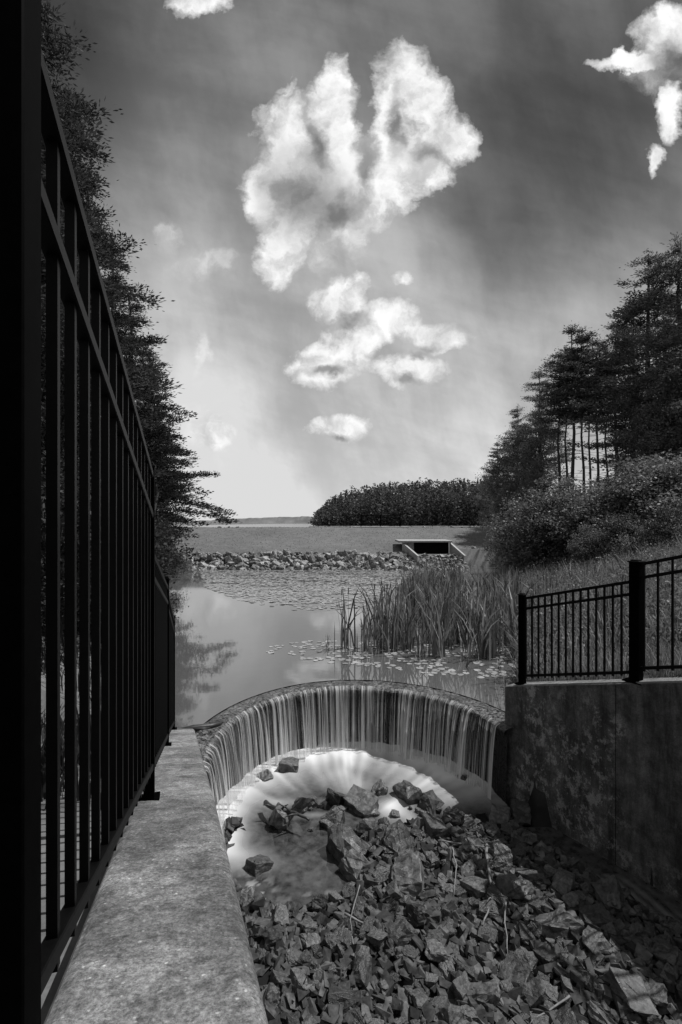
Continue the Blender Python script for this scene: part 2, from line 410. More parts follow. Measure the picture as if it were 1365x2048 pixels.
# ------------------------------------------------------------------ walls
def prism_wall(name, ysamp, xa, xb, zt, zb, mat, label, bev):
    V = []; Fc = []
    for i, y in enumerate(ysamp):
        V += [(xa(y), y, zb), (xb(y), y, zb), (xb(y), y, float(zt(y))), (xa(y), y, float(zt(y)))]
    n = len(ysamp)
    for i in range(n-1):
        a0 = i*4
        for k in range(4):
            k2 = (k+1) % 4; Fc.append((a0+k, a0+k2, a0+4+k2, a0+4+k))
    Fc.append((3, 2, 1, 0)); Fc.append(tuple((n-1)*4+k for k in range(4)))
    bm = bmesh.new(); vs = [bm.verts.new(p) for p in V]
    for f in Fc: bm.faces.new([vs[i] for i in f])
    bmesh.ops.recalc_face_normals(bm, faces=bm.faces[:])
    me = bpy.data.meshes.new(name); bm.to_mesh(me); bm.free()
    o = link(name, me, mat); bevel(o, bev, 4); tag(o, label, 'wall'); return o
prism_wall('retaining_wall', [-1.5, 2.625, 7.35], lambda y: float(lwL(y)), lambda y: float(lwR(y)), wtl, -1.8, M['coping'],
           'speckled concrete wall top sloping down beside the tall left fence', .05)
NX, NY = .842, .539
def rp(t, off): return (2.75+1.41*t+NX*off, 8-2.2*t+NY*off)
V = []; ts = [.0, 3.3]
for t in ts:
    for off, top in ((0, 0), (.36, 0), (.36, 1), (0, 1)):
        p = rp(t, off); V.append((p[0], p[1], .65+.81*t if top else -1.8))
mb = MB(); mb.add(V, [(3, 2, 1, 0), (4, 5, 6, 7), (0, 1, 5, 4), (1, 2, 6, 5), (2, 3, 7, 6), (3, 0, 4, 7)])
rw = mb.mesh('stained_wall'); bm = bmesh.new(); bm.from_mesh(rw); bmesh.ops.recalc_face_normals(bm, faces=bm.faces[:]); bm.to_mesh(rw); bm.free()
rwo = link('stained_wall', rw, M['stain']); bevel(rwo, .03, 3)
tag(rwo, 'dark stained concrete wall with lichen patches on the right of the stream', 'wall')
mb = MB()
for t in (.70, 1.9):
    p = rp(t, .001); mb.post(p[0], p[1], -1.6, .65+.81*t-.03, .007, .57)
jo = mb.build('wall_joint', M['dark'], rwo)

# ------------------------------------------------------------------ fences
def fence(name, label, posts, secs, rz, rail=.035):
    o0 = (posts[0][0], posts[0][1], posts[0][2]); root = empty(name, o0); tag(root, label, 'fence')
    for (x, y, z0, z1, w) in posts:
        mb = MB(); mb.post(x, y, z0-.01, z1, w, rz); mb.post(x, y, z0-.004, z0+.012, w*2.0, rz); p = mb.build('post', M['metalpost'], root, o0); bevel(p, .003, 1)
        mb = MB(); mb.post(x, y, z1+.001, z1+.018, w*1.25, rz); mb.post(x, y, z1+.018, z1+.035, w*.8, rz); c = mb.build('cap', M['metal'], p, o0); bevel(c, .006, 2)
    for (xa, ya, xb, yb, rails, n, pw) in secs:
        for (za, zb) in rails:
            mb = MB(); mb.bar((xa, ya, za), (xb, yb, zb), rail, rail); r = mb.build('rail', M['metal'], root, o0); bevel(r, .003, 1)
        for k in range(n):
            s = (k+.6)/(n+.2); x = xa+(xb-xa)*s; y = ya+(yb-ya)*s
            zt_ = rails[0][0]+(rails[0][1]-rails[0][0])*s; zb_ = rails[-1][0]+(rails[-1][1]-rails[-1][0])*s
            mb = MB(); mb.post(x, y, zb_-.045, zt_-.01, pw, rz); mb.build('picket', M['metal'], root, o0)
E = EYE
fence('picket_fence', 'tall black metal picket fence stepping down along the left wall',
      [(-.528, .735, 2.43, 4.36, .09), (-1.06, 2.625, 1.866, E+.30, .055), (-1.873, 5.1, 1.004, 2.79, .05), (-2.51, 7.1, .304, 1.98, .055)],
      [(-.508, .735, -1.045, 2.6, [(E+.816, E+.26), (E+.594, E+.04), (E-.77, E-1.34)], 15, .02),
       (-1.07, 2.65, -1.865, 5.08, [(E-.156, E-.70), (E-.29, E-.86), (E-1.38, 1.12)], 19, .02),
       (-1.88, 5.12, -2.50, 7.08, [(E-.75, E-1.46), (E-.91, E-1.62), (1.12, .42)], 16, .02)], .31)
A = rp(.1, .12); B = rp(.777, .12); Cc = rp(1.75, .12)
fence('low_picket_fence', 'low black metal picket fence on top of the stained right wall',
      [(A[0], A[1], .731, 2.2, .09), (B[0], B[1], 1.279, 2.87, .125), (Cc[0], Cc[1], 2.067, 3.7, .125)],
      [(A[0], A[1], B[0], B[1], [(2.14, 2.617), (1.97, 2.45), (.87, 1.40)], 15, .024),
       (B[0], B[1], Cc[0], Cc[1], [(2.83, 3.53), (2.65, 3.35), (1.45, 2.2)], 15, .024)], -1.0, .042)
xa, xb = ray(722, 47), ray(800, 47)
fence('crest_fence', 'small distant dark railing standing on top of the grassy dam', [(xa, 47, 3.0, 4.15, .1), ((xa+xb)/2, 47, 3.0, 4.15, .1), (xb, 47, 3.0, 4.15, .1)],
      [(xa, 47, (xa+xb)/2, 47, [(4.08, 4.08), (3.85, 3.85), (3.12, 3.12)], 12, .035), ((xa+xb)/2, 47, xb, 47, [(4.08, 4.08), (3.85, 3.85), (3.12, 3.12)], 12, .035)], 0, .06)
mb = MB(); mb.box(ray(705, 47), ray(816, 47), 46.2, 47.6, 2.6, 3.0)
o = mb.build('concrete_slab', M['conc']); bevel(o, .03); tag(o, 'pale concrete slab under the distant railing on the dam', 'slab')

oc = empty('spillway_outlet', (7.0, 37, .2)); tag(oc, 'pale concrete outlet with flared side walls and dark opening in the grass bank', 'culvert')
og = (7.0, 37, .2)
mb = MB(); mb.box(4.4, 8.5, 36.2, 38.8, 1.88, 2.02); o = mb.build('roof_slab', M['conc'], oc, og); bevel(o, .03)
mb = MB(); mb.box(5.6, 8.3, 36.6, 36.8, .2, 1.875); mb.build('shaded_back_wall', M['dark'], oc, og)  # near-black panel: shade inside the opening is put into its colour
mb = MB(); mb.box(4.9, 5.59, 36.45, 36.7, .2, 1.875); mb.build('front_wall', M['rockpale'], oc, og)
def wing(x0, y0, x1, y1, za, zb):
    d = Vector((x1-x0, y1-y0, 0)).normalized(); n = Vector((-d.y, d.x, 0))*.09
    P = []
    for (x, y, z) in ((x0, y0, za), (x1, y1, zb)):
        P += [(x-n.x, y-n.y, -.7), (x+n.x, y+n.y, -.7), (x+n.x, y+n.y, z), (x-n.x, y-n.y, z)]
    mb = MB(); mb.add(P, [(3, 2, 1, 0), (4, 5, 6, 7), (0, 1, 5, 4), (1, 2, 6, 5), (2, 3, 7, 6), (3, 0, 4, 7)])
    mb.build('wing_wall', M['conc'], oc, og)
wing(4.75, 36.44, 5.7, 35.0, 1.86, .95); wing(8.42, 36.6, 9.2, 35.2, 1.86, .95)

# ------------------------------------------------------------------ rocks
def rockmesh(name, seed, sub=2, np_=12, sq=(1, .8, .6), rough=.06, boxy=False):
    r = random.Random(seed); bm = bmesh.new()
    if boxy:
        for i in (-1, 1):
            for j in (-1, 1):
                for k in (-1, 1):
                    q = r.uniform(.62, 1.12)
                    bm.verts.new((i*.42*q*sq[0]+r.gauss(0, .05), j*.42*q*sq[1]+r.gauss(0, .05), k*.42*r.uniform(.6, 1.1)*sq[2]+r.gauss(0, .04)))
        for _ in range(3 if sub else 1):
            v = Vector((r.gauss(0, 1), r.gauss(0, 1), r.gauss(0, 1))).normalized()*.52
            bm.verts.new((v.x*sq[0], v.y*sq[1], v.z*sq[2]))
    else:
        for _ in range(np_):
            v = Vector((r.gauss(0, 1), r.gauss(0, 1), r.gauss(0, 1))).normalized()
            v = Vector([math.copysign(abs(c)**.6, c) for c in v])*(.36+.2*r.random())
            bm.verts.new((v.x*sq[0], v.y*sq[1], v.z*sq[2]))
    bmesh.ops.convex_hull(bm, input=bm.verts[:])
    for v in [v for v in bm.verts if not v.link_faces]: bm.verts.remove(v)
    if sub:
        bmesh.ops.bevel(bm, geom=bm.edges[:], offset=.014, segments=1, affect='EDGES')
        bmesh.ops.triangulate(bm, faces=bm.faces[:])
        for _ in range(2):
            bmesh.ops.subdivide_edges(bm, edges=[e for e in bm.edges if e.calc_length() > .11], cuts=1, use_grid_fill=True)
        for v in bm.verts:
            n = noise.noise(v.co*3.1+Vector((seed, 0, 0)))*rough+noise.noise(v.co*9+Vector((0, seed, 0)))*rough*.7+noise.noise(v.co*20+Vector((0, seed, 0)))*rough*.3
            v.co += v.co.normalized()*n
    bmesh.ops.triangulate(bm, faces=bm.faces[:])
    bmesh.ops.recalc_face_normals(bm, faces=bm.faces[:])
    me = bpy.data.meshes.new(name); bm.to_mesh(me); bm.free(); return flat(me)
RM = [rockmesh('rock', s, np_=14, sq=(1, random.uniform(.65, .95), random.uniform(.55, .85)), rough=.09, boxy=(s % 3 != 0)) for s in range(18)]
RP = [rockmesh('pale_rock', s+50, 2, 10, sq=(1, random.uniform(.6, .9), random.uniform(.5, .8)), boxy=(s % 2 == 0)) for s in range(8)]
for me in RM: me.materials.append(M['rock'])
for me in RP: me.materials.append(M['rockpale'])
def rock(name, me, x, y, z, s, label, group=None, rot=None, cat='rock', sz=1):
    o = bpy.data.objects.new(name, me); C.objects.link(o); o.location = (x, y, z)
    o.rotation_euler = rot or (random.uniform(-.5, .5), random.uniform(-.5, .5), random.uniform(0, 6.28)); o.scale = (s, s, s*sz)
    return tag(o, label, cat, group)
big = [
 (612, 1615, 58, 'wet black rock standing behind the branch at the pool edge'),
 (672, 1606, 58, 'glistening flat wet rock second in the row below the falls'),
 (724, 1620, 58, 'smooth dark boulder in the middle of the row below the falls'),
 (757, 1586, 44, 'small pointed rock nearest the white foam in the centre'),
 (815, 1598, 58, 'angular tilted rock right of the white foam patch'),
 (856, 1616, 56, 'low dark rock at the right end of the row below the falls'),
 (664, 1650, 56, 'wet knobbly rock right of the dark branch'),
 (566, 1648, 66, 'black soaked rock under the dark branch'),
 (576, 1545, 42, 'wet rock at the foot of the falls, left of centre'),
 (530, 1564, 38, 'low wet rock in the foam left of the falls centre'),
 (926, 1560, 32, 'lone little rock in the water at the right of the falls'),
 (513, 1738, 46, 'dark rock alone in the calm pool near the left wall'),
 (488, 1800, 50, 'dark rock touching the left wall edge below the pool'),
 (690, 1712, 84, 'tall grey boulder at the right bank of the calm pool'),
 (712, 1752, 70, 'slanted boulder just below the tall grey one by the pool'),
 (800, 1712, 70, 'broad pale grey boulder in the upper centre of the rubble'),
 (820, 1785, 88, 'large cracked boulder with a sharp ridge in the rubble centre'),
 (872, 1684, 58, 'flat grey rock above the rubble centre'),
 (905, 1656, 50, 'rounded rock on the far edge of the rubble'),
 (1040, 1632, 54, 'dark block against the foot of the stained wall'),
 (998, 1645, 46, 'rock next to the block at the foot of the stained wall'),
 (1000, 1735, 62, 'upright grey boulder beside the long dry stick'),
 (1030, 1812, 62, 'grey boulder below the long dry stick'),
 (1128, 1790, 58, 'rounded boulder between the rubble and the stained wall'),
 (1222, 1825, 70, 'smooth big boulder at the stained wall side'),
 (1115, 1885, 74, 'wide dark boulder in the right part of the rubble'),
 (1192, 1925, 50, 'dark boulder low on the right beside the shadowed water'),
 (1330, 1950, 58, 'boulder at the right edge of the frame near the water'),
 (1262, 2030, 74, 'large flat boulder in the lower right corner'),
 (1040, 1985, 62, 'squat boulder in the lower right rubble'),
 (975, 2030, 68, 'broad dark boulder at the bottom edge right of centre'),
 (800, 1905, 58, 'grey faceted rock in the lower centre rubble'),
 (835, 1862, 48, 'small pale faceted rock below the cracked boulder'),
 (780, 1815, 46, 'squarish rock left of the cracked boulder'),
 (872, 1935, 48, 'dark faceted rock low in the centre rubble'),
 (690, 2030, 66, 'dark boulder at the bottom edge left of centre'),
 (548, 1905, 50, 'dark rock by the left wall low in the frame'),
 (560, 1990, 54, 'dark rock by the left wall at the bottom of the frame'),
 (950, 1800, 50, 'flat grey rock between the two dry sticks'),
 (940, 1720, 46, 'pale low rock behind the dry sticks'),
 (770, 1650, 30, 'little dark rock in the bright foam patch'),
 (735, 1665, 40, 'dark rock at the upper edge of the rubble by the foam patch'),
]
placed = []
for i, (px, py, w, lab) in enumerate(big):
    Y = F*4.62/(py-HZ-w*.12); x = ray(px, Y); s = w/F*Y*1.10
    z = max(float(bed(np.array(x), np.array(Y))), -1.3)+s*.2
    rock('boulder', RM[i % 18], x, Y, z, s, lab)
    placed.append((x, Y, s*.38))
for i in range(26):
    px = random.choice([random.gauss(600, 35), random.gauss(690, 40), random.gauss(845, 35)]); py = random.uniform(1598, 1668)
    Y = F*4.62/(py-HZ); x = ray(px, Y); s = random.uniform(.09, .19)
    rock('foam_stone', RM[random.randrange(18)], x, Y, -1.25+s*.12, s, 'small wet stone in the cluster standing in the foam below the falls', 'small wet stones clustered in the foam')
def in_rubble(x, y):
    if x < lwR(y)+.02 or x > rwx(y)-.08 or x > .74*y+.1: return False
    e = ((x+.62)/.92)**2+((y-6.65)/.92)**2
    if e < 1 or y > 7.08+(.12 if x > 1.8 else 0)+.12*math.sin(x*7): return False
    if x < lwR(y)+.3 and y > 5.9: return False
    return True
cnt = 0; tries = 0
while cnt < 258 and tries < 60000:
    tries += 1
    y = random.uniform(4.1, 7.7); x = random.uniform(-1.6, 4.4)
    if not in_rubble(x, y): continue
    if x > rwx(y)-.8 and random.random() < .85: continue
    s = random.choice([.13, .15, .17, .19, .22, .27])*random.uniform(.85, 1.15)
    if any((x-a)**2+(y-b)**2 < (c+s*.30)**2 for a, b, c in placed): continue
    placed.append((x, y, s*.32)); cnt += 1
    z = float(bed(np.array(x), np.array(y)))+s*.26
    rock('rubble_stone', RM[random.randrange(18)], x, y, z, s, 'small dark angular stone among the rubble of the stream bed', 'loose stones covering the stream bed')
def hulls(n, seed):
    out = []
    for s in range(n):
        me = rockmesh('p', seed+s, 0, 9, (1, .5+.05*(s % 8), .32+.04*(s % 5)), boxy=True)
        v = np.empty(len(me.vertices)*3, dtype=np.float32); me.vertices.foreach_get('co', v)
        f = np.array([p.vertices[:] for p in me.polygons]); out.append((v.reshape(-1, 3), f)); bpy.data.meshes.remove(me)
    return out
def strew(pd, places, tilt=.4):
    VV = []; FF = []; n0 = 0
    for k, (x, y, z, s) in enumerate(places):
        v, f = pd[k % len(pd)]
        a, b_, c_ = random.uniform(0, 6.28), random.gauss(0, tilt), random.gauss(0, tilt)
        Rz = np.array([[math.cos(a), -math.sin(a), 0], [math.sin(a), math.cos(a), 0], [0, 0, 1]])
        Rx = np.array([[1, 0, 0], [0, math.cos(b_), -math.sin(b_)], [0, math.sin(b_), math.cos(b_)]])
        Ry = np.array([[math.cos(c_), 0, math.sin(c_)], [0, 1, 0], [-math.sin(c_), 0, math.cos(c_)]])
        VV.append((v*s)@(Rz@Rx@Ry).T+np.array([x, y, z])); FF.append(f+n0); n0 += len(v)
    return np.concatenate(VV), np.concatenate(FF)
pd = hulls(20, 90); pl = []
while len(pl) < 3600:
    y = random.uniform(4.0, 7.75); x = random.uniform(-1.7, 4.5)
    if not in_rubble(x, y): continue
    if x > rwx(y)-.7 and random.random() < .8: continue
    pl.append((x, y, float(bed(np.array(x), np.array(y)))+random.uniform(0, .06), random.choice([.08, .10, .13, .16, .19])*random.uniform(.85, 1.15)))
V, Q = strew(pd, pl, .45)
tag(link('gravel', fastmesh('gravel', V, Q), M['pebble']), 'dark wet gravel and small stones filling the stream bed', 'gravel', kind='stuff')
for i in range(290):
    x = random.uniform(-13.5, 5.2); y = random.uniform(34.0, 35.8)
    if 4.2 < x: y = random.uniform(33.9, 34.6)
    z = float(H(x, y)); s = random.uniform(.3, .85)
    rock('riprap_stone', RP[i % 8], x, y, max(z, -.1)+s*.15, s, 'rough riprap stone at the far waterline below the grass bank', 'riprap stones along the far shore')
pl = []
for i in range(1300):
    x = random.uniform(-14, 5.2); y = random.uniform(33.9, 35.9)
    pl.append((x, y, max(float(H(x, y)), -.05)+.02, random.uniform(.18, .42)))
for i in range(420):
    x = random.uniform(5.2, 9.2); y = random.uniform(33.9, 35.7)
    pl.append((x, y, max(float(H(x, y)), -.05)+.02, random.uniform(.2, .5)))
V, Q = strew(pd, pl, .5)
tag(link('riprap_rubble', fastmesh('riprap_rubble', V, Q), M['riprap']), 'smaller broken rubble between the riprap stones on the far shore', 'rubble', kind='stuff')
for i in range(12):
    x = random.uniform(9.6, 13.5); rock('riprap_stone', RP[i % 8], x, random.uniform(37.2, 38.4), float(H(x, 38.))-.1, random.uniform(.3, .6), 'pale stone on the bank right of the concrete outlet', 'stones right of the outlet')
for i, px in enumerate([440, 458, 475, 520, 560, 700, 712, 850, 862, 880, 905, 925, 940, 965, 985, 1000]):
    rock('crest_stone', RP[i % 8], ray(px, 46.5), 46.5, 2.95, random.uniform(.25, .6), 'pale stone lying along the top edge of the grassy dam', 'stones on the dam crest', sz=.6)

def stick(pts, r, label, mat='wood', name='dry_stick', twigs=0):
    P = []
    for (px, py, h) in pts:
        Y = F*(4.62-h)/(py-HZ); P.append(Vector((ray(px, Y), Y, -1.22+h)))
    Q = []
    for i in range(len(P)-1):
        for k in range(4):
            t = k/4; q = P[i].lerp(P[i+1], t); q += Vector((noise.noise(q*7), noise.noise(q*7+Vector((9, 0, 0))), 0))*.02; Q.append(q)
    Q.append(P[-1]); n = len(Q)
    mb = MB(); mb.tube(Q, [r*(1-.65*i/n) for i in range(n)], 7)
    for k in range(twigs):
        b = Q[int((k+1)*n/(twigs+1.5))]; e = b+Vector((random.uniform(-.2, .2), random.uniform(-.15, .1), random.uniform(.03, .15)))
        mb.tube([b, b.lerp(e, .5)+Vector((0, 0, .02)), e], [r*.5, r*.35, r*.15], 5)
    o = Q[0]; ob = mb.build(name, M[mat], None, tuple(o), True); ob.location = o; tag(ob, label, 'stick'); return ob
stick([(972, 1690, .22), (980, 1760, .2), (985, 1800, .16), (965, 1850, .16)], .020, 'long pale dry stick standing bent among the rubble right of centre', twigs=3)
stick([(905, 1695, .16), (912, 1730, .18), (908, 1790, .15)], .010, 'thin pale stick left of the long bent one')
stick([(1010, 1800, .16), (1012, 1860, .16), (1016, 1910, .15)], .010, 'thin upright stick right below the long bent one')
stick([(880, 1682, .18), (945, 1690, .2), (1000, 1700, .18)], .010, 'thin stick lying across the top of the rubble')
stick([(690, 1828, .14), (745, 1855, .14)], .016, 'short dark stick by the corner of the calm pool')
stick([(1140, 1990, .16), (1100, 2020, .16), (1060, 2048, .15)], .010, 'thin stick in the lower right of the rubble')
stick([(720, 1770, .2), (700, 1840, .16), (710, 1900, .13)], .008, 'thin twig hanging over the pool corner')
stick([(530, 1605, .14), (560, 1622, .2), (590, 1625, .22), (618, 1640, .2)], .04, 'thick black wet branch lying across rocks under the falls', 'darkwood', 'wet_branch', 4)
mb = MB(); mb.tube([(-2.72, 7.62, .03), (-2.4, 7.72, .06), (-2.15, 7.82, .05), (-2.0, 7.95, .04)], [.035, .05, .04, .025], 9); mb.tube([(-2.5, 7.66, .06), (-2.25, 7.55, .12), (-2.1, 7.62, .10)], [.025, .02, .012], 7)
o = mb.build('stranded_log', M['darkwood'], None, (-2.4, 7.7, .0), True); o.location = (-2.4, 7.7, .0); tag(o, 'dark log stranded where the weir crest meets the left wall', 'log')

# ------------------------------------------------------------------ vegetation
def pine(seed, h, spread, c0, dens=1.0, up=.18, step=.62, prof=.75, ls=1.0, droop=0.0, nb=(4, 5, 5, 6), lv=(.5, 1.18), tw=.014, stubs=0):
    r = random.Random(seed); tm = MB()
    sway = [(r.uniform(-.15, .15), r.uniform(-.15, .15)) for _ in range(7)]
    path = [(sway[i][0]*(i > 0), sway[i][1]*(i > 0), h*i/6) for i in range(7)]
    tm.tube(path, [h*tw*(1-.88*i/6)+.01 for i in range(7)], 8)
    P = []; D = []; z = c0*h
    for k in range(stubs):
        zz = r.uniform(.2, c0)*h; a = r.uniform(0, 6.28); L = r.uniform(.5, 1.8)
        tm.tube([(0, 0, zz), (math.cos(a)*L, math.sin(a)*L, zz+r.uniform(-.2, .3))], [.03, .008], 4)
    while z < h-.3:
        fr = (z-c0*h)/(h*(1-c0)); Lm = spread*((1-fr)**prof)*min(1, .55+fr*2.2)+.35
        for b in range(r.choice(nb)):
            a = r.uniform(0, 6.28); L = Lm*r.uniform(*lv); zz = z+r.uniform(-.22, .22); ca, sa = math.cos(a), math.sin(a)
            rise = L*r.uniform(up-.12, up+.14)-droop*L
            pts = [(0, 0, zz), (ca*L*.5, sa*L*.5, zz+rise*.25), (ca*L, sa*L, zz+rise)]
            tm.tube(pts, [.035, .022, .006], 4)
            m = max(2, int(L/.30))
            for k in range(m):
                s = .2+.8*(k+r.random())/m; q = s*s
                side = r.gauss(0, .17*L*s+.05)
                c = (ca*L*s-sa*side, sa*L*s+ca*side, zz+rise*q-abs(side)*.1)
                n = int(34*dens)
                g = rng.normal(size=(n, 3))*np.array([.24, .24, .08]); P.append(g+np.array(c))
                D.append(g*np.array([1, 1, .5])+np.array([ca*.12, sa*.12, .12])+rng.normal(size=(n, 3))*.09)
        z += step*r.uniform(.6, 1.4)
    P.append(rng.normal(size=(90, 3))*np.array([.2, .2, .35])+np.array([0, 0, h-.2])); D.append(rng.normal(size=(90, 3))+np.array([0, 0, 1.]))
    P = np.concatenate(P); D = np.concatenate(D)
    V, Q = leafquads(P, D, rng.uniform(.16, .32, len(P))*ls, rng.uniform(.05, .10, len(P))*ls)
    return tm.mesh('trunk', smooth=True), fastmesh('crown', V, Q)
def broad(seed, h, rad, base, nclump, nleaf, ls, stems=1):
    r = random.Random(seed); tm = MB(); P = []; D = []
    cz = base+(h-base)/2; hz = (h-base)/2
    for s in range(stems):
        ang = r.uniform(0, 6.28); lean = 0 if stems == 1 else rad*.4
        tm.tube([(0, 0, 0), (math.cos(ang)*lean*.4, math.sin(ang)*lean*.4, h*.3), (math.cos(ang)*lean, math.sin(ang)*lean, h*.75)], [h*.018+.01, h*.012+.008, .015], 7)
    for c in range(nclump):
        d = Vector((r.gauss(0, 1), r.gauss(0, 1), r.gauss(0, 1))).normalized()
        q = r.uniform(.45, 1)*(1+.34*noise.noise(d*2.2+Vector((seed*3, 0, 0))))
        tap = 1-.35*max(0, d.z)
        p = np.array([d.x*rad*q*tap, d.y*rad*q*tap, cz+d.z*hz*q])
        if r.random() < .35: tm.tube([(0, 0, max(.1, p[2]*.55)), (p[0]*.5, p[1]*.5, p[2]*.8), tuple(p)], [.03*h/8+.01, .02, .006], 4)
        sg = rad*r.uniform(.07, .15)
        g = rng.normal(size=(nleaf, 3))*np.array([sg, sg, sg*.6])
        P.append(g+p); D.append(rng.normal(size=(nleaf, 3))*np.array([1, 1, .5])+np.array([d.x, d.y, .1]))
    P = np.concatenate(P); D = np.concatenate(D); P[:, 2] = np.maximum(P[:, 2], .05)
    V, Q = leafquads(P, D, rng.uniform(.8, 1.5, len(P))*ls, rng.uniform(.5, .9, len(P))*ls)
    return tm.mesh('trunk', smooth=True), fastmesh('crown', V, Q)
def protos(lst, mat):
    for t, c in lst:
        t.materials.append(M['bark']); c.materials.append(M[mat])
    return lst
PT = protos([pine(1, 20, 4.4, .2, 1.1, .25, .75, .6, .95), pine(2, 20, 4.0, .28, 1.1, .25, .78, .6, .95), pine(3, 20, 4.8, .18, 1.1, .2, .76, .6, .95), pine(4, 20, 2.3, .56, 1.0, .25, .75, .5, 1., lv=(.4, 1.3), tw=.008, stubs=16), pine(5, 20, 2.0, .62, 1.0, .25, .75, .5, 1., lv=(.4, 1.3), tw=.007, stubs=20)], 'pine')
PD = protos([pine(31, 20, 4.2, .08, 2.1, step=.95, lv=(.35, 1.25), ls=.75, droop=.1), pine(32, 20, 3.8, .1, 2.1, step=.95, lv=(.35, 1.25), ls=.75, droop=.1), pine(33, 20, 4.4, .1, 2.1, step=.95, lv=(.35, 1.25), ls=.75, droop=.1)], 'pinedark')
PF = protos([pine(9, 10, 3.8, .32, 1.9, .0, .6, .5, .75, .06, lv=(.35, 1.25))], 'pinedark')
BT = protos([broad(11, 15, 4.2, 2.0, 190, 120, .17), broad(12, 15, 3.6, 1.5, 170, 120, .17)], 'leaf')
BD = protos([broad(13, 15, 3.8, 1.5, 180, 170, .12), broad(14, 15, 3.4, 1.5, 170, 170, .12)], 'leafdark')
BU = protos([broad(21, 3, 1.7, .1, 120, 110, .075, 4), broad(22, 3, 1.5, .1, 110, 110, .075, 4), broad(23, 3, 1.9, .1, 130, 110, .07, 5)], 'bushleaf')
BK = protos([broad(24, 3, 1.7, .1, 120, 110, .075, 4), broad(25, 3, 1.8, .1, 120, 110, .075, 4)], 'leafdark')
def plant(name, pr, x, y, z, s, rz, label, cat, group=None, names=('trunk', 'crown'), sz=None):
    r = empty(name, (x, y, z), rz); r.scale = (s, s, sz or s)
    a = bpy.data.objects.new(names[0], pr[0]); b = bpy.data.objects.new(names[1], pr[1])
    for o in (a, b): C.objects.link(o); o.parent = r
    tag(r, label, cat, group); return r
def tree_at(px, py, Y, pr, h0, label, group=None, wide=1.0, name='pine_tree', cat='tree'):
    x = ray(px, Y); z = float(H(x, Y))-.1; h = ztop(py, Y)-z; s = h/h0
    return plant(name, pr, x, Y, z, s*wide, random.uniform(0, 6.28), label, cat, group, sz=s)
R_ = [(1356, 485, 32, 0, 1.15, 'tallest pine at the right edge of the frame'), (1297, 510, 34, 2, 1.05, 'tall dense pine second from the right edge'), (1440, 470, 30, 1, 1.1, 'pine cut off by the right edge of the frame'),
      (1268, 600, 38, 1, .95, 'dark pine between the tallest pines and the bare trunk group'), (1232, 645, 40, 3, 1.2, 'slim pine with bare lower trunk, rightmost of the thin group'),
      (1212, 700, 43, 4, 1., 'slim pine with bare trunk, second from the right of the thin group'), (1195, 680, 41, 3, 1., 'slim pine with bare trunk, third from the right of the thin group'), (1178, 700, 44, 4, 1., 'slim pine with bare lower trunk in the middle of the thin group'),
      (1164, 670, 42, 4, 1.1, 'slim pine with bare trunk just right of the spreading top'), (1146, 655, 42, 3, 1.25, 'pine with flat spreading top above a bare trunk, left of the thin group'), (1133, 700, 45, 4, 1.1, 'slim pine with bare trunk, second from the left of the thin group'), (1118, 705, 44, 3, 1.1, 'slim pine with bare trunk, leftmost of the thin group'),
      (995, 885, 62, 0, 1., 'pine near the left end of the right-hand wood'), (1078, 745, 50, 1, 1.0, 'pine rising behind the rounded leafy tree'), (1328, 590, 36, 1, 1.1, 'pine filling the gap below the two tallest pines'), (1035, 815, 56, 2, .9, 'dark pine stepping down towards the distant wood')]
for px, py, Y, k, w, lab in R_: tree_at(px, py, Y, PT[k], 20, lab, wide=w)
for px, py, Y, k, w, lab in [(1082, 800, 47, 0, .7, 'rounded leafy tree left of the thin pines'), (1048, 835, 51, 1, .9, 'leafy tree stepping down left of the rounded one'), (1015, 875, 56, 0, .8, 'lower leafy tree near the left end of the right-hand wood'),
      (978, 935, 72, 1, .8, 'small leafy tree at the far left tip of the right-hand wood'), (1345, 720, 30, 0, .9, 'dark leafy tree below the tallest pine at the right'), (1300, 800, 31, 1, .85, 'dark leafy tree right of the bare pine trunks'),
      (1410, 660, 28, 1, 1, 'leafy tree partly outside the right edge'), (1135, 955, 36, 0, .8, 'low leafy tree at the foot of the bare pine trunks'), (1205, 945, 33, 1, .9, 'low leafy tree right below the bare pine trunks'), (1070, 925, 42, 0, .9, 'leafy tree behind the bushes at the pond corner')]:
    tree_at(px, py, Y, BT[k], 15, lab, wide=w, name='leafy_tree')
for i, (px, py, Y, w, lab) in enumerate([(1088, 965, 27, .95, 'large pale-leaved rounded bush at the left end of the bush row'), (1145, 958, 27, 1., 'large pale-leaved bush second in the row'), (1200, 968, 25, 1.1, 'bush in the middle of the row under the pines'), (1255, 935, 24, 1.1, 'dark bush under the tallest pines'),
      (1310, 910, 23, 1.2, 'dark high bush near the right edge'), (1372, 900, 22, 1.1, 'dark bush cut by the right edge'), (1036, 1022, 31, .8, 'small bush at the end of the dam grass'), (1345, 1000, 20, .9, 'low bush near the right edge above the fence'), (1262, 1020, 21, .9, 'low bush behind the low fence'), (1185, 1040, 22, .7, 'low bush in front of the bush row')]):
    x = ray(px, Y); z = float(H(x, Y))-.1; h = ztop(py, Y)-z; s = h/3
    plant('bush', BU[i % 3], x, Y, z, max(s, .5)*w, i*1.3, lab, 'bush', names=('stem', 'foliage'), sz=s)
L_ = [(20, -150, 15, 0, 1.0, 'tallest dark pine at the left edge behind the fence'), (86, 10, 18, 2, 1.05, 'second dark pine from the left edge behind the fence'), (134, 200, 21, 1, 1.1, 'third dark pine from the left behind the fence'), (178, 340, 25, 0, 1.05, 'fourth dark pine from the left stepping down'),
      (222, 470, 29, 2, 1.05, 'fifth dark pine from the left stepping down'), (262, 590, 32, 1, 1.1, 'sixth dark pine from the left, above the fence post'), (298, 700, 36, 0, 1.05, 'last dark pine of the left row')]
